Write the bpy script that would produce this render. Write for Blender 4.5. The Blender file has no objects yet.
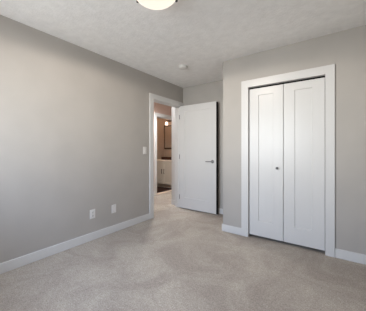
import bpy, bmesh
from math import pi, atan, sin, cos, radians
from mathutils import Vector, Matrix

S = bpy.context.scene
COL = S.collection

# ------------------------------------------------------------------ camera
FPX = 216.6                                   # focal length in pixels of the 366 px frame
HEAD = atan(154.3 / 216.6)                    # turned towards the wall with the doorway
cam_d = bpy.data.cameras.new('camera')
cam_d.sensor_fit = 'HORIZONTAL'
cam_d.sensor_width = 36.0
cam_d.lens = 36.0 * FPX / 366.0
cam_d.shift_y = -5.5 / 366.0
cam_d.clip_start = 0.02
cam = bpy.data.objects.new('camera', cam_d)
COL.objects.link(cam)
cam.location = (2.585, 0.0, 1.165)
cam.rotation_euler = (pi / 2, 0, HEAD)
S.camera = cam

# ------------------------------------------------------------------ sky, window daylight, exposure
SKY_UP = (0.445, 0.565, 0.77)
SKY_HORIZON = (0.94, 0.98, 0.98)
SKY_DOWN = (0.31, 0.315, 0.32)
SKY_STRENGTH = 22.0
LAMP_EMIT = 1.0
LAMP_WATTS = 235.0
HALL_WATTS = 150.0
BATH_WATTS = 15.0
EXPOSURE = 0.16

W = bpy.data.worlds.new('sky')
S.world = W
W.use_nodes = True
nt = W.node_tree
nt.nodes.clear()
wo = nt.nodes.new('ShaderNodeOutputWorld')
bg = nt.nodes.new('ShaderNodeBackground')
tc = nt.nodes.new('ShaderNodeTexCoord')
sx = nt.nodes.new('ShaderNodeSeparateXYZ')
cr = nt.nodes.new('ShaderNodeValToRGB')
mr = nt.nodes.new('ShaderNodeMapRange')
mr.inputs['From Min'].default_value = -0.5
mr.inputs['From Max'].default_value = 0.5
el = cr.color_ramp.elements
el[0].position, el[0].color = 0.15, (*SKY_DOWN, 1)          # pale ground outside
el[1].position, el[1].color = 0.85, (*SKY_UP, 1)            # blue overhead
e_ = el.new(0.5)
e_.color = (*SKY_HORIZON, 1)                                # hazy bright horizon
nt.links.new(tc.outputs['Generated'], sx.inputs[0])
nt.links.new(sx.outputs['Z'], mr.inputs['Value'])
nt.links.new(mr.outputs[0], cr.inputs[0])
nt.links.new(cr.outputs[0], bg.inputs['Color'])
bg.inputs['Strength'].default_value = SKY_STRENGTH
nt.links.new(bg.outputs[0], wo.inputs[0])

# window opening in the wall behind the photographer
WX0, WX1, WZ0, WZ1 = 0.22, 1.82, 0.90, 2.10
YF = -0.65                                    # room face of that wall
pl = bpy.data.lights.new('window_portal', 'AREA')
pl.shape = 'RECTANGLE'
pl.size = WX1 - WX0
pl.size_y = WZ1 - WZ0
pl.cycles.is_portal = True
po = bpy.data.objects.new('window_portal', pl)
COL.objects.link(po)
po.location = ((WX0 + WX1) / 2, YF - 0.14, (WZ0 + WZ1) / 2)
po.rotation_euler = (pi / 2, 0, 0)            # -Z of the lamp towards +Y (into the room)

def point_light(name, loc, watts, colour, radius):
    l = bpy.data.lights.new(name, 'POINT')
    l.energy = watts
    l.color = colour
    l.shadow_soft_size = radius
    o = bpy.data.objects.new(name, l)
    COL.objects.link(o)
    o.location = loc
    return o

def spot_light(name, loc, watts, colour, radius, cone, blend):
    l = bpy.data.lights.new(name, 'SPOT')
    l.energy = watts
    l.color = colour
    l.shadow_soft_size = radius
    l.spot_size = radians(cone)
    l.spot_blend = blend
    o = bpy.data.objects.new(name, l)
    COL.objects.link(o)
    o.location = loc                          # shines straight down
    return o

spot_light('hall_fill_spot', (-0.68, 3.625, 2.41), HALL_WATTS, (0.96, 0.98, 1.0), 0.14, 164, 0.7)  # unseen spot added to brighten the hall floor, has no fixture

vs = S.view_settings
vs.view_transform = 'Standard'
vs.look = 'None'
vs.gamma = 1.0
vs.exposure = EXPOSURE
vs.use_curve_mapping = False
S.cycles.max_bounces = 14
S.cycles.diffuse_bounces = 8
S.cycles.sample_clamp_indirect = 6.0

# ------------------------------------------------------------------ materials
def mat(name, colour, rough=0.6, metal=0.0, spec=0.3):
    m = bpy.data.materials.new(name)
    m.use_nodes = True
    b = m.node_tree.nodes['Principled BSDF']
    b.inputs['Base Color'].default_value = (*colour, 1)
    b.inputs['Roughness'].default_value = rough
    b.inputs['Metallic'].default_value = metal
    b.inputs['Specular IOR Level'].default_value = spec
    return m, m.node_tree, b

def noise(nt, scale, detail=3.0, rough=0.5):
    tc = nt.nodes.new('ShaderNodeTexCoord')
    n = nt.nodes.new('ShaderNodeTexNoise')
    n.inputs['Scale'].default_value = scale
    n.inputs['Detail'].default_value = detail
    n.inputs['Roughness'].default_value = rough
    nt.links.new(tc.outputs['Object'], n.inputs['Vector'])
    return n

def ramp(nt, src, p0, c0, p1, c1):
    r = nt.nodes.new('ShaderNodeValToRGB')
    r.color_ramp.elements[0].position = p0
    r.color_ramp.elements[0].color = (*c0, 1)
    r.color_ramp.elements[1].position = p1
    r.color_ramp.elements[1].color = (*c1, 1)
    nt.links.new(src, r.inputs[0])
    return r

def bump(nt, b, src, strength, dist):
    bp = nt.nodes.new('ShaderNodeBump')
    bp.inputs['Strength'].default_value = strength
    bp.inputs['Distance'].default_value = dist
    nt.links.new(src, bp.inputs['Height'])
    nt.links.new(bp.outputs[0], b.inputs['Normal'])

def paint(name, colour, rough, bump_scale=90, bump_s=0.12, var=0.03):
    m, nt, b = mat(name, colour, rough)
    n = noise(nt, 3.0, 2)
    r = ramp(nt, n.outputs[0], 0.3, [c * (1 - var) for c in colour], 0.7, [min(1, c * (1 + var)) for c in colour])
    nt.links.new(r.outputs[0], b.inputs['Base Color'])
    n2 = noise(nt, bump_scale, 3)
    bump(nt, b, n2.outputs[0], bump_s, 0.004)
    return m

M = {}
M['wall'] = paint('greige_wall_paint', (0.428, 0.402, 0.372), 0.55)
M['hall_wall'] = paint('warm_lit_hall_wall', (0.60, 0.44, 0.37), 0.6)  # pink of the warm bathroom light put into the wall colour
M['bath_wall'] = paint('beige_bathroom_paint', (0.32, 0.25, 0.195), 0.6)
M['white'] = paint('white_satin_paint', (0.645, 0.638, 0.625), 0.32, 140, 0.03, 0.01)
M['plastic'] = paint('white_plastic', (0.69, 0.675, 0.65), 0.35, 200, 0.01, 0.01)
M['vinyl'] = paint('white_window_vinyl', (0.82, 0.82, 0.82), 0.4, 200, 0.01, 0.01)
M['cabinet'] = paint('cream_cabinet_paint', (0.54, 0.49, 0.42), 0.4, 140, 0.02, 0.02)
M['stone'] = paint('pale_counter_stone', (0.70, 0.64, 0.56), 0.25, 60, 0.02, 0.10)
M['lit_strip'] = paint('warm_lit_strip', (0.72, 0.60, 0.50), 0.4, 60, 0.02, 0.06)

# stippled ceiling
m, nt, b = mat('stippled_ceiling', (0.72, 0.715, 0.705), 0.85)
n = noise(nt, 38, 5, 0.65)
n2 = noise(nt, 11, 4, 0.6)
r = ramp(nt, n2.outputs[0], 0.32, (0.83, 0.825, 0.81), 0.68, (0.90, 0.895, 0.88))
nt.links.new(r.outputs[0], b.inputs['Base Color'])
bump(nt, b, n.outputs[0], 0.42, 0.011)
M['ceiling'] = m

# cut pile carpet: fine flecks, brushed patches, tufted bump
m, nt, b = mat('beige_carpet', (0.42, 0.38, 0.35), 0.95, 0, 0.1)
nf = noise(nt, 110, 4, 0.75)
rf = ramp(nt, nf.outputs[0], 0.34, (0.275, 0.242, 0.206), 0.66, (0.55, 0.494, 0.428))
nm = noise(nt, 34, 4, 0.65)
rm = ramp(nt, nm.outputs[0], 0.34, (0.91, 0.91, 0.91), 0.66, (1.06, 1.06, 1.06))
nl = noise(nt, 1.9, 7, 0.70)
nl.inputs['Distortion'].default_value = 0.8
rl = ramp(nt, nl.outputs[0], 0.40, (0.83, 0.81, 0.81), 0.62, (1.07, 1.07, 1.07))
mx = nt.nodes.new('ShaderNodeMixRGB'); mx.blend_type = 'MULTIPLY'; mx.inputs[0].default_value = 1
my = nt.nodes.new('ShaderNodeMixRGB'); my.blend_type = 'MULTIPLY'; my.inputs[0].default_value = 1
nt.links.new(rf.outputs[0], mx.inputs[1]); nt.links.new(rm.outputs[0], mx.inputs[2])
nt.links.new(mx.outputs[0], my.inputs[1]); nt.links.new(rl.outputs[0], my.inputs[2])
nt.links.new(my.outputs[0], b.inputs['Base Color'])
bump(nt, b, nm.outputs[0], 0.35, 0.015)
M['carpet'] = m

# dark bathroom floor planks
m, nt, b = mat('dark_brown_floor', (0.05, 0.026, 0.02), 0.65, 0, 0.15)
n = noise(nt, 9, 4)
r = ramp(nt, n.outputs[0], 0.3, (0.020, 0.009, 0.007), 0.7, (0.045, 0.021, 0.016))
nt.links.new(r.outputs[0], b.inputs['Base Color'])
M['bath_floor'] = m

m, nt, b = mat('dark_stained_wood', (0.045, 0.022, 0.014), 0.45)
n = noise(nt, 22, 4)
r = ramp(nt, n.outputs[0], 0.3, (0.03, 0.014, 0.009), 0.7, (0.065, 0.032, 0.02))
nt.links.new(r.outputs[0], b.inputs['Base Color'])
M['dark_wood'] = m

m, nt, b = mat('dark_towel', (0.05, 0.022, 0.015), 0.95, 0, 0.1)
n = noise(nt, 160, 3)
bump(nt, b, n.outputs[0], 0.6, 0.01)
M['towel'] = m

m, nt, b = mat('satin_nickel', (0.27, 0.265, 0.26), 0.36, 1.0)
n = noise(nt, 120, 2)
r = ramp(nt, n.outputs[0], 0.3, (0.28, 0.28, 0.28), 0.7, (0.38, 0.38, 0.38))
nt.links.new(r.outputs[0], b.inputs['Roughness'])
M['nickel'] = m
M['dark_nickel'] = mat('brushed_dark_nickel', (0.12, 0.12, 0.12), 0.5, 0.85)[0]
M['dark_slot'] = mat('dark_slot', (0.012, 0.011, 0.010), 0.8, 0, 0.1)[0]
M['mirror'] = mat('mirror_glass', (0.86, 0.86, 0.86), 0.03, 1.0)[0]

def emit(name, colour, strength):
    m = bpy.data.materials.new(name)
    m.use_nodes = True
    b = m.node_tree.nodes['Principled BSDF']
    b.inputs['Base Color'].default_value = (0.8, 0.78, 0.74, 1)
    b.inputs['Roughness'].default_value = 0.35
    b.inputs['Emission Color'].default_value = (*colour, 1)
    b.inputs['Emission Strength'].default_value = strength
    return m
m = emit('lit_opal_glass', (1.0, 0.86, 0.74), LAMP_EMIT)
nt = m.node_tree
b, o_ = nt.nodes['Principled BSDF'], nt.nodes['Material Output']
tr = nt.nodes.new('ShaderNodeBsdfTransparent')
b.inputs['Base Color'].default_value = (0.012, 0.011, 0.010, 1)
tr.inputs['Color'].default_value = (1.0, 0.97, 0.92, 1)
ms = nt.nodes.new('ShaderNodeMixShader')
ms.inputs[0].default_value = 0.85                # opal glass lets part of the bulb's light straight through
nt.links.new(tr.outputs[0], ms.inputs[1]); nt.links.new(b.outputs[0], ms.inputs[2])
nt.links.new(ms.outputs[0], o_.inputs[0])
M['lamp_glass'] = m
M['sconce_glass'] = emit('lit_sconce_glass', (1.0, 0.78, 0.62), 3.0)

m = bpy.data.materials.new('window_pane')
m.use_nodes = True
nt = m.node_tree
nt.nodes.clear()
o_ = nt.nodes.new('ShaderNodeOutputMaterial')
tr = nt.nodes.new('ShaderNodeBsdfTransparent')
gl = nt.nodes.new('ShaderNodeBsdfGlossy'); gl.inputs['Roughness'].default_value = 0.02
fr = nt.nodes.new('ShaderNodeFresnel'); fr.inputs['IOR'].default_value = 1.3
ms = nt.nodes.new('ShaderNodeMixShader')
nt.links.new(fr.outputs[0], ms.inputs[0])
nt.links.new(tr.outputs[0], ms.inputs[1]); nt.links.new(gl.outputs[0], ms.inputs[2])
nt.links.new(ms.outputs[0], o_.inputs[0])
M['pane'] = m

# ------------------------------------------------------------------ mesh helpers
def link_bm(name, bm, material, parent=None, smooth=False):
    bmesh.ops.recalc_face_normals(bm, faces=bm.faces)
    if parent is not None:
        bmesh.ops.translate(bm, verts=bm.verts, vec=-root_loc(parent))
    me = bpy.data.meshes.new(name)
    bm.to_mesh(me)
    bm.free()
    if smooth:
        for p in me.polygons:
            p.use_smooth = True
        try:
            me.set_sharp_from_angle(angle=radians(40))
        except Exception:
            pass
    me.materials.append(M[material])
    o = bpy.data.objects.new(name, me)
    COL.objects.link(o)
    if parent is not None:
        o.parent = parent
    return o

def root_loc(o):
    v = Vector((0, 0, 0))
    while o is not None:
        v += o.location
        o = o.parent
    return v

def bm_box(lo, hi, bevel=0.0, seg=2):
    bm = bmesh.new()
    bmesh.ops.create_cube(bm, size=1.0)
    lo, hi = Vector(lo), Vector(hi)
    for v in bm.verts:
        v.co = Vector([(lo[i] + hi[i]) / 2 + v.co[i] * (hi[i] - lo[i]) for i in range(3)])
    if bevel > 0:
        bmesh.ops.bevel(bm, geom=bm.edges[:], offset=bevel, segments=seg, affect='EDGES', profile=0.5)
    return bm

def box(name, lo, hi, material, parent=None, bevel=0.0):
    return link_bm(name, bm_box(lo, hi, bevel), material, parent)

def bm_cells(xs, ys, zs, filled):
    """closed skin round the filled cells of a grid (corners shared)"""
    bm = bmesh.new()
    vs = {}
    def V(i, j, k):
        if (i, j, k) not in vs:
            vs[(i, j, k)] = bm.verts.new((xs[i], ys[j], zs[k]))
        return vs[(i, j, k)]
    n = (len(xs) - 1, len(ys) - 1, len(zs) - 1)
    def F(i, j, k):
        return 0 <= i < n[0] and 0 <= j < n[1] and 0 <= k < n[2] and filled(i, j, k)
    for i in range(n[0]):
        for j in range(n[1]):
            for k in range(n[2]):
                if not F(i, j, k):
                    continue
                if not F(i - 1, j, k): bm.faces.new([V(i, j, k), V(i, j, k + 1), V(i, j + 1, k + 1), V(i, j + 1, k)])
                if not F(i + 1, j, k): bm.faces.new([V(i + 1, j, k), V(i + 1, j + 1, k), V(i + 1, j + 1, k + 1), V(i + 1, j, k + 1)])
                if not F(i, j - 1, k): bm.faces.new([V(i, j, k), V(i + 1, j, k), V(i + 1, j, k + 1), V(i, j, k + 1)])
                if not F(i, j + 1, k): bm.faces.new([V(i, j + 1, k), V(i, j + 1, k + 1), V(i + 1, j + 1, k + 1), V(i + 1, j + 1, k)])
                if not F(i, j, k - 1): bm.faces.new([V(i, j, k), V(i, j + 1, k), V(i + 1, j + 1, k), V(i + 1, j, k)])
                if not F(i, j, k + 1): bm.faces.new([V(i, j, k + 1), V(i + 1, j, k + 1), V(i + 1, j + 1, k + 1), V(i, j + 1, k + 1)])
    return bm

def structure(o, label=None, cat=None):
    o['kind'] = 'structure'
    if label: o['label'] = label
    if cat: o['category'] = cat
    return o

def tag(o, label, cat, group=None):
    o['label'] = label
    o['category'] = cat
    if group: o['group'] = group
    return o

def empty(name, loc):
    o = bpy.data.objects.new(name, None)
    o.empty_display_size = 0.1
    COL.objects.link(o)
    o.location = loc
    return o

def bm_lathe(profile, seg=48, centre=(0, 0, 0), axis='Z'):
    """profile: (radius, height) pairs turned about the axis through centre"""
    bm = bmesh.new()
    rings = []
    for r, z in profile:
        if r < 1e-6:
            rings.append([bm.verts.new((0, 0, z))])
        else:
            rings.append([bm.verts.new((r * cos(2 * pi * i / seg), r * sin(2 * pi * i / seg), z)) for i in range(seg)])
    for a, b_ in zip(rings, rings[1:]):
        for i in range(seg):
            j = (i + 1) % seg
            if len(a) == 1 and len(b_) == 1: continue
            if len(a) == 1: bm.faces.new([a[0], b_[i], b_[j]])
            elif len(b_) == 1: bm.faces.new([a[i], b_[0], a[j]])
            else: bm.faces.new([a[i], b_[i], b_[j], a[j]])
    for rg in (rings[0], rings[-1]):
        if len(rg) > 1:
            bm.faces.new(rg)
    rot = {'Z': Matrix.Identity(3), 'Y': Matrix.Rotation(pi / 2, 3, 'X'), 'X': Matrix.Rotation(pi / 2, 3, 'Y')}[axis]
    for v in bm.verts:
        v.co = rot @ v.co + Vector(centre)
    return bm

def merge(a, b_):
    me = bpy.data.meshes.new('tmp')
    b_.to_mesh(me)
    b_.free()
    a.from_mesh(me)
    bpy.data.meshes.remove(me)
    return a

def bm_panel_leaf(x0, x1, z0, z1, yf, yb, stile, top, bottom, depth=0.009, slope=0.010):
    """slab with one sunk panel on both faces; front face at yf"""
    bm = bmesh.new()
    def ring(y, d):
        pts = [(x0 + d[0], z0 + d[1]), (x1 - d[2], z0 + d[1]), (x1 - d[2], z1 - d[3]), (x0 + d[0], z1 - d[3])]
        return [bm.verts.new((x, y, z)) for x, z in pts]
    def skin(y, s):
        e = 0.0025
        a = ring(y + s * e, (0, 0, 0, 0))
        a2 = ring(y, (e, e, e, e))
        b_ = ring(y, (stile, bottom, stile, top))
        c = ring(y + s * depth, (stile + slope * 0.35, bottom + slope * 0.35, stile + slope * 0.35, top + slope * 0.35))
        d = ring(y + s * depth, (stile + slope * 2.2, bottom + slope * 2.2, stile + slope * 2.2, top + slope * 2.2))
        for p, q in ((a, a2), (a2, b_), (b_, c), (c, d)):
            for i in range(4):
                j = (i + 1) % 4
                bm.faces.new([p[i], p[j], q[j], q[i]])
        bm.faces.new(d)
        return a
    s = 1 if yb > yf else -1
    f = skin(yf, s)
    g = skin(yb, -s)
    for i in range(4):
        j = (i + 1) % 4
        bm.faces.new([f[i], f[j], g[j], g[i]])
    return bm

# ------------------------------------------------------------------ room shell
H = 2.44
XR = 3.02                       # wall beside the photographer
YB = 3.63                       # back wall behind the open door
YC, XC = 2.88, 1.242            # closet front and its free corner
D0, D1, DZ = 2.735, 3.547, 2.048   # bedroom doorway along the wall
K0, K1, KZ = 1.612, 2.480, 2.005   # closet opening
HX = -1.25                      # far wall of the hall
B0, B1, BZ = 4.19, 5.00, 2.045  # bathroom doorway
HE = 3.64                       # short wall at the end of the hall by the doorway

bm = bm_cells([-1.31, XR + 0.12], [YF - 0.15, 5.85], [-0.10, 0.0], lambda i, j, k: True)
structure(link_bm('floor', bm, 'carpet'), 'beige cut pile carpet with brushed patches', 'carpet')
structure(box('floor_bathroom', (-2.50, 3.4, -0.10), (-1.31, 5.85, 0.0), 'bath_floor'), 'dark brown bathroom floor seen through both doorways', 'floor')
structure(box('ceiling', (-2.50, YF - 0.15, H), (XR + 0.12, 5.85, H + 0.1), 'ceiling'), 'white stippled ceiling', 'ceiling')

bm = bm_cells([-0.12, 0.0], [YF - 0.15, D0, D1, YB + 0.12], [0.0, DZ, H], lambda i, j, k: not (j == 1 and k == 0))
structure(link_bm('wall_left', bm, 'wall'), 'long greige wall with the open doorway, outlets and switch', 'wall')
structure(box('wall_back', (0.0, YB, 0.0), (XR + 0.12, YB + 0.12, H), 'wall'), 'greige wall behind the open white door', 'wall')
bm = bm_cells([XC, K0, K1, XR], [YC, YC + 0.10], [0.0, KZ, H], lambda i, j, k: not (i == 1 and k == 0))
structure(link_bm('wall_closet', bm, 'wall'), 'greige wall around the white closet doors', 'wall')
structure(box('wall_closet_side', (XC, YC + 0.10, 0.0), (XC + 0.10, YB, H), 'wall'), 'greige side wall of the closet', 'wall')
structure(box('wall_right', (XR, YF - 0.15, 0.0), (XR + 0.12, YB, H), 'wall'), 'greige wall beside the closet', 'wall')
bm = bm_cells([0.0, WX0, WX1, XR], [YF - 0.15, YF], [0.0, WZ0, WZ1, H], lambda i, j, k: not (i == 1 and k == 1))
structure(link_bm('wall_front', bm, 'wall'), 'greige window wall facing the closet', 'wall')
# hall and bathroom
bm = bm_cells([HX - 0.12, HX], [1.3, B0, B1, 5.85], [0.0, BZ, H], lambda i, j, k: not (j == 1 and k == 0))
structure(link_bm('wall_hall', bm, 'hall_wall'), 'hall wall with the bathroom doorway', 'wall')
structure(box('wall_hall_end', (-0.31, HE, 0.0), (-0.12, 5.10, H), 'white'), 'white boxed end of the hall just beyond the open doorway', 'wall')
structure(box('wall_hall_back', (HX, 5.10, 0.0), (-0.12, 5.22, H), 'wall'))
structure(box('wall_hall_front', (HX, 1.3, 0.0), (-0.12, 1.42, H), 'wall'))
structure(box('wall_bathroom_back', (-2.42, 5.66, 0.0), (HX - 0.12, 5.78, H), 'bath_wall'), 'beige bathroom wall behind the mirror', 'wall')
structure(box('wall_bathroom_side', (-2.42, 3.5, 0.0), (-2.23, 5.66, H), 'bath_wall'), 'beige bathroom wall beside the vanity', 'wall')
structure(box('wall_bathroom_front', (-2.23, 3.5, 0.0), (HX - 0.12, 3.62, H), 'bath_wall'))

# ------------------------------------------------------------------ window in the wall behind the camera
w = structure(empty('window_1', ((WX0 + WX1) / 2, YF - 0.10, WZ0)), 'white framed window in the wall facing the closet', 'window')
bm = bm_cells([WX0, WX0 + 0.05, (WX0 + WX1) / 2 - 0.025, (WX0 + WX1) / 2 + 0.025, WX1 - 0.05, WX1], [YF - 0.13, YF - 0.06],
              [WZ0, WZ0 + 0.05, WZ1 - 0.05, WZ1], lambda i, j, k: not (i in (1, 3) and k == 1))
link_bm('window_frame', bm, 'vinyl', w)
for a, b_ in ((WX0 + 0.05, (WX0 + WX1) / 2 - 0.025), ((WX0 + WX1) / 2 + 0.025, WX1 - 0.05)):
    box('pane', (a, YF - 0.10, WZ0 + 0.05), (b_, YF - 0.094, WZ1 - 0.05), 'pane', w)
box('window_sill', (WX0 - 0.04, YF - 0.06, WZ0 - 0.025), (WX1 + 0.04, YF + 0.03, WZ0), 'white', w, 0.004)

# ------------------------------------------------------------------ baseboards
BH, BT = 0.098, 0.014
def baseboard(name, lo, hi, label=None):
    return structure(box(name, lo, hi, 'white', None, 0.003), label, 'baseboard' if label else None)
CW = 0.086                      # casing width
baseboard('baseboard_left', (0.0, YF, 0.0), (BT, D0 - CW, BH), 'white baseboard along the wall with the outlets')
baseboard('baseboard_back', (0.02, YB - BT, 0.0), (XC, YB, BH), 'white baseboard behind the open door')
baseboard('baseboard_closet', (XC - BT, YC - BT, 0.0), (K0 - CW - 0.008, YC, BH), 'short white baseboard between closet corner and closet trim')
baseboard('baseboard_closet_end', (K1 + CW, YC - BT, 0.0), (XR, YC, BH), 'white baseboard from closet trim towards the side wall')
baseboard('baseboard_closet_side', (XC - BT, YC, 0.0), (XC, YB - BT, BH))
baseboard('baseboard_right', (XR - BT, YF, 0.0), (XR, YC - BT, BH))
baseboard('baseboard_front', (BT, YF, 0.0), (XR - BT, YF + BT, BH))
baseboard('baseboard_hall_end', (-0.31, HE - BT, 0.0), (-0.137, HE, BH), 'white baseboard of the short hall wall beyond the doorway')
baseboard('baseboard_hall', (HX, 1.42, 0.0), (HX + BT, B0 - CW, BH))

# ------------------------------------------------------------------ casings (one bevelled board per side)
def casing(name, label, boards):
    bm = bmesh.new()
    for lo, hi in boards:
        merge(bm, bm_box(lo, hi, 0.003))
    return structure(link_bm(name, bm, 'white'), label, 'trim')
JT = 0.016                      # jamb liner
casing('trim_1', 'white casing and jamb around the open doorway', [
    ((0.0, D0 - CW, 0.0), (0.018, D0 + 0.004, DZ + 0.0)),
    ((0.0, D1 - 0.004, 0.0), (0.018, YB - 0.001, DZ + 0.0)),
    ((0.0, D0 - CW, DZ - 0.004), (0.019, YB - 0.001, DZ + CW - 0.006)),
    ((-0.12, D0, 0.0), (0.0, D0 + JT, DZ)), ((-0.12, D1 - 0.004, 0.0), (0.0, D1 + 0.0, DZ)), ((-0.12, D0 + JT, DZ - JT), (0.0, D1 - 0.004, DZ)),
    ((-0.137, D0 - CW, 0.0), (-0.12, D0 + 0.004, DZ)), ((-0.137, D1 - 0.004, 0.0), (-0.12, HE - 0.001, DZ)),
    ((-0.137, D0 - CW, DZ - 0.004), (-0.12, HE - 0.001, DZ + CW)),
    ((-0.085, D0 + JT, 0.0), (-0.045, D0 + JT + 0.010, DZ - JT)), ((-0.085, D1 - 0.014, 0.0), (-0.045, D1 - 0.004, DZ - JT)),
    ((-0.085, D0 + JT, DZ - JT - 0.010), (-0.045, D1 - 0.004, DZ - JT))])
KW = 0.092
casing('trim_2', 'wide white casing around the closet doors', [
    ((K0 - KW, YC - 0.019, 0.0), (K0 + 0.003, YC, KZ)), ((K1 - 0.003, YC - 0.019, 0.0), (K1 + KW - 0.008, YC, KZ)),
    ((K0 - KW, YC - 0.020, KZ - 0.003), (K1 + KW - 0.008, YC, KZ + KW)),
    ((K0, YC, 0.0), (K0 + 0.004, YC + 0.10, KZ)), ((K1 - 0.004, YC, 0.0), (K1, YC + 0.10, KZ)), ((K0 + 0.004, YC, KZ - 0.004), (K1 - 0.004, YC + 0.10, KZ))])
casing('trim_3', 'white casing around the bathroom doorway across the hall', [
    ((HX, B0 - CW, 0.0), (HX + 0.018, B0 + 0.004, BZ)), ((HX, B1 - 0.004, 0.0), (HX + 0.018, B1 + CW, BZ)),
    ((HX, B0 - CW, BZ - 0.004), (HX + 0.019, B1 + CW, BZ + CW)),
    ((HX - 0.12, B0, 0.0), (HX, B0 + JT, BZ)), ((HX - 0.12, B1 - JT, 0.0), (HX, B1, BZ)), ((HX - 0.12, B0 + JT, BZ - JT), (HX, B1 - JT, BZ))])
structure(box('doorway_lit_strip', (-1.345, B0 + JT, 0.0), (HX + 0.02, B1 - JT, 0.012), 'lit_strip', None, 0.003), 'pale strip in the bathroom doorway coloured as warm light on carpet', 'lit_strip')  # strip colour stands in for warm light falling on the carpet

# ------------------------------------------------------------------ bedroom door, standing open at right angles
d = structure(empty('door_1', (0.012, 3.525, 0.012)), 'white bedroom door standing open with a lever handle', 'door')
LX0, LX1, LY0, LY1 = 0.010, 0.818, 3.503, 3.538
link_bm('leaf', bm_panel_leaf(LX0, LX1, 0.014, 2.040, LY0, LY1, 0.118, 0.118, 0.21), 'white', d)
hx, hz = LX1 - 0.070, 0.955
hd = link_bm('handle', bm_lathe([(0.0, 0.0), (0.031, 0.0), (0.031, 0.006), (0.026, 0.011), (0.010, 0.013), (0.010, 0.045), (0.0, 0.045)], 32, (hx, LY0, hz), 'Y'), 'nickel', d, True)
hd['label'] = 'satin nickel lever handle'
bm = bm_box((hx - 0.125, LY0 - 0.055, hz - 0.009), (hx + 0.012, LY0 - 0.038, hz + 0.009), 0.006, 3)
link_bm('lever', bm, 'nickel', hd, True)
hb = link_bm('handle', bm_lathe([(0.0, 0.0), (0.031, 0.0), (0.031, -0.006), (0.026, -0.011), (0.010, -0.013), (0.010, -0.045), (0.0, -0.045)], 32, (hx, LY1, hz), 'Y'), 'nickel', d, True)
link_bm('lever', bm_box((hx - 0.125, LY1 + 0.038, hz - 0.009), (hx + 0.012, LY1 + 0.055, hz + 0.009), 0.006, 3), 'nickel', hb, True)
es = box('edge_shade_strip', (LX1 - 0.002, LY0 + 0.003, 0.016), (LX1 + 0.017, LY1 + 0.010, 2.030), 'dark_slot', d, 0.002)  # black strip added in place of the shaded gap beside the leaf
es['label'] = 'dark strip in place of shade along the free edge of the door'
for z in (0.22, 1.03, 1.83):
    bm = bm_box((-0.034, D1 - 0.0065, z - 0.045), (0.004, D1 - 0.0035, z + 0.045), 0.0005, 1)
    merge(bm, bm_lathe([(0.0, z - 0.045), (0.0055, z - 0.045), (0.0055, z + 0.045), (0.0, z + 0.045)], 16, (0.006, D1 - 0.004, 0)))
    link_bm('hinge', bm, 'nickel', d)

# ------------------------------------------------------------------ closet bifold door
k = structure(empty('door_2', ((K0 + K1) / 2, YC + 0.03, 0.0)), 'white two leaf bifold closet door with a small knob', 'door')
KM = 2.043
KB, KT = 0.036, 1.978
KY = YC + 0.012
link_bm('leaf', bm_panel_leaf(K0 + 0.010, KM - 0.0025, KB, KT, KY, KY + 0.034, 0.118, 0.092, 0.200), 'white', k)
link_bm('leaf', bm_panel_leaf(KM + 0.0025, K1 - 0.008, KB, KT, KY, KY + 0.034, 0.122, 0.092, 0.200), 'white', k)
kn = link_bm('knob', bm_lathe([(0.0, 0.0), (0.010, 0.0), (0.008, 0.008), (0.008, 0.014), (0.015, 0.020), (0.016, 0.026), (0.012, 0.031), (0.0, 0.032)], 24, (1.975, KY, 0.938), 'Y'), 'dark_nickel', k, True)
kn['label'] = 'small dark nickel knob'
box('track', (K0 + 0.006, YC + 0.035, KZ - 0.014), (K1 - 0.006, YC + 0.060, KZ - 0.004), 'dark_slot', k)

# ------------------------------------------------------------------ ceiling lamp
LC = (1.415, 1.265)
lamp = tag(empty('ceiling_lamp', (LC[0], LC[1], H)), 'round flush ceiling lamp with a lit opal glass bowl', 'lamp')
cx, cy = LC
link_bm('base_plate', bm_lathe([(0.0, H - 0.0005), (0.130, H - 0.0005), (0.130, H - 0.022), (0.0, H - 0.022)], 48, (cx, cy, 0)), 'nickel', lamp, True)
prof = [(0.0, H - 0.024), (0.165, H - 0.024), (0.176, H - 0.030)]
for i in range(1, 13):
    a = i / 12 * pi / 2
    prof.append((0.176 * cos(a) if i < 12 else 0.0, H - 0.030 - 0.080 * sin(a)))
link_bm('bowl', bm_lathe(prof, 64, (cx, cy, 0)), 'lamp_glass', lamp, True)
spot_light('ceiling_lamp_bulb', (cx, cy, H - 0.060), LAMP_WATTS, (1.0, 0.92, 0.86), 0.03, 176, 0.16)
for i in range(3):
    a = radians(64 + 120 * i)
    px, py = cx + 0.187 * cos(a), cy + 0.187 * sin(a)
    bm = bm_lathe([(0.0, H - 0.0005), (0.007, H - 0.0005), (0.007, H - 0.030), (0.011, H - 0.032), (0.010, H - 0.042), (0.0, H - 0.045)], 20, (px, py, 0))
    link_bm('clip', bm, 'dark_nickel', lamp, True)

# ------------------------------------------------------------------ smoke detector
sx_, sy_ = 0.672, 2.685
sd = tag(empty('smoke_detector', (sx_, sy_, H)), 'small white smoke detector on the ceiling above the doorway', 'smoke detector')
link_bm('base', bm_lathe([(0.0, H - 0.0005), (0.070, H - 0.0005), (0.070, H - 0.010), (0.0, H - 0.010)], 48, (sx_, sy_, 0)), 'plastic', sd, True)
link_bm('cover', bm_lathe([(0.0, H - 0.010), (0.067, H - 0.010), (0.066, H - 0.032), (0.050, H - 0.040), (0.030, H - 0.043), (0.0, H - 0.043)], 48, (sx_, sy_, 0)), 'plastic', sd, True)
link_bm('test_button', bm_lathe([(0.0, H - 0.0432), (0.012, H - 0.0432), (0.011, H - 0.046), (0.0, H - 0.046)], 24, (sx_ + 0.02, sy_ - 0.02, 0)), 'plastic', sd, True)

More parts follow.
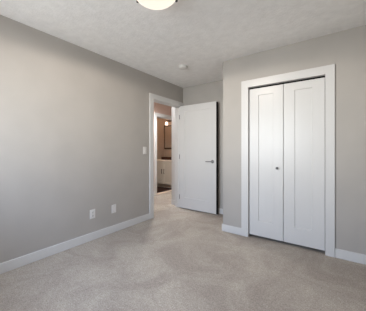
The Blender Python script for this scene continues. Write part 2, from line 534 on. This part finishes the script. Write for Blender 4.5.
# ------------------------------------------------------------------ outlets and switch on the long wall
def plate(o, y, z, w=0.074, h=0.118):
    return link_bm('plate', bm_box((0.0003, y - w / 2, z - h / 2), (0.007, y + w / 2, z + h / 2), 0.0025, 2), 'plastic', o)
def screw(o, y, z):
    link_bm('screw', bm_lathe([(0.0, 0.0), (0.0032, 0.0), (0.0028, 0.0012), (0.0, 0.0014)], 14, (0.007, y, z), 'X'), 'nickel', o)

y, z = 1.606, 0.336
o = tag(empty('electrical_outlet', (0, y, z)), 'white duplex electrical outlet low on the long greige wall', 'outlet')
plate(o, y, z)
for dz in (0.022, -0.022):
    rc = link_bm('receptacle', bm_box((0.006, y - 0.017, z + dz - 0.014), (0.0095, y + 0.017, z + dz + 0.014), 0.0015, 2), 'plastic', o)
    bm = bm_box((0.009, y - 0.0085, z + dz - 0.002), (0.0099, y - 0.0055, z + dz + 0.008))
    merge(bm, bm_box((0.009, y + 0.0055, z + dz - 0.002), (0.0099, y + 0.0085, z + dz + 0.008)))
    merge(bm, bm_lathe([(0.0, 0.0), (0.0032, 0.0), (0.0032, 0.0009), (0.0, 0.0009)], 14, (0.009, y, z + dz - 0.0075), 'X'))
    link_bm('slots', bm, 'dark_slot', rc)
screw(o, y, z)

y, z = 1.934, 0.332
o = tag(empty('cable_outlet', (0, y, z)), 'plain white cable wall plate between electrical outlet and doorway', 'outlet')
plate(o, y, z)
link_bm('connector', bm_lathe([(0.0, 0.0), (0.0075, 0.0), (0.0075, 0.002), (0.0045, 0.002), (0.0045, 0.008), (0.0, 0.008)], 18, (0.0068, y, z), 'X'), 'plastic', o, True)
screw(o, y, z + 0.042)
screw(o, y, z - 0.042)

y, z = 2.540, 1.158
o = tag(empty('light_switch', (0, y, z)), 'white rocker light switch beside the doorway casing', 'switch')
plate(o, y, z)
link_bm('rocker', bm_box((0.006, y - 0.0165, z - 0.033), (0.0105, y + 0.0165, z + 0.033), 0.002, 2), 'plastic', o)
screw(o, y, z + 0.048)
screw(o, y, z - 0.048)

# ------------------------------------------------------------------ bathroom beyond the hall
VX0, VX1, VY0, VY1 = -2.226, -1.376, 5.12, 5.656
v = tag(empty('vanity_cabinet', ((VX0 + VX1) / 2, (VY0 + VY1) / 2, 0.0)), 'cream bathroom vanity cabinet with two handled doors', 'cabinet')
bm = bm_cells([VX0, VX1], [VY0, VY0 + 0.05, VY1], [0.0, 0.10, 0.815], lambda i, j, kk: not (j == 0 and kk == 0))
link_bm('carcass', bm, 'cabinet', v)
vm = (VX0 + VX1) / 2
for a, b_, hxx in ((VX0 + 0.012, vm - 0.002, vm - 0.045), (vm + 0.002, VX1 - 0.012, vm + 0.045)):
    dr = link_bm('door', bm_panel_leaf(a, b_, 0.115, 0.795, VY0 - 0.020, VY0 - 0.0005, 0.055, 0.055, 0.055, 0.007, 0.006), 'cabinet', v)
    bm = bm_box((hxx - 0.007, VY0 - 0.052, 0.430), (hxx + 0.007, VY0 - 0.040, 0.580), 0.003)
    for zz in (0.445, 0.565):
        merge(bm, bm_box((hxx - 0.004, VY0 - 0.042, zz - 0.005), (hxx + 0.004, VY0 - 0.0195, zz + 0.005)))
    link_bm('handle', bm, 'dark_wood', dr)
ct = tag(box('vanity_countertop', (VX0, VY0 - 0.028, 0.8155), (VX1, VY1, 0.850), 'stone', None, 0.004), 'pale stone countertop on the bathroom vanity', 'countertop')

mr_ = tag(empty('wall_mirror', (-1.84, 5.655, 1.2)), 'dark framed bathroom mirror on the wall above the vanity', 'mirror')
MX0, MX1, MZ0, MZ1 = -2.215, -1.45, 1.195, 1.99
bm = bm_cells([MX0, MX0 + 0.014, MX1 - 0.014, MX1], [5.632, 5.658], [MZ0, MZ0 + 0.045, MZ1 - 0.03, MZ1], lambda i, j, kk: not (i == 1 and kk == 1))
link_bm('frame', bm, 'dark_wood', mr_)
box('mirror_glass', (MX0 + 0.014, 5.645, MZ0 + 0.045), (MX1 - 0.014, 5.658, MZ1 - 0.03), 'mirror', mr_)

tw = tag(empty('folded_towel', (-2.0, 5.50, 0.85)), 'dark brown folded towel lying on the vanity countertop', 'towel')
bm = bmesh.new()
for i in range(3):
    merge(bm, bm_box((-2.15 + 0.004 * i, 5.40, 0.8505 + 0.028 * i), (-1.75 - 0.006 * i, 5.60 - 0.004 * i, 0.8785 + 0.028 * i), 0.012, 3))
link_bm('folds', bm, 'towel', tw, True)

sc = tag(empty('wall_sconce', (-2.07, 5.655, 2.09)), 'lit bathroom wall light above the dark framed mirror', 'lamp')
box('back_plate', (-2.15, 5.640, 2.110), (-1.60, 5.659, 2.150), 'dark_wood', sc, 0.004)
for x in (-2.055, -1.70):
    link_bm('arm', bm_lathe([(0.0, 0.0), (0.009, 0.0), (0.009, 0.075), (0.0, 0.075)], 14, (x, 5.640, 2.125), 'Y'), 'dark_wood', sc)
    sh = link_bm('shade', bm_lathe([(0.0, 2.100), (0.032, 2.100), (0.048, 2.000), (0.044, 2.000), (0.0, 2.020)], 28, (x, 5.565, 0)), 'sconce_glass', sc, True)
point_light('bathroom_fill_light', (-1.85, 4.55, 2.25), BATH_WATTS, (1.0, 0.72, 0.48), 0.08)  # added fill for the vanity, out of view and apart from the sconce
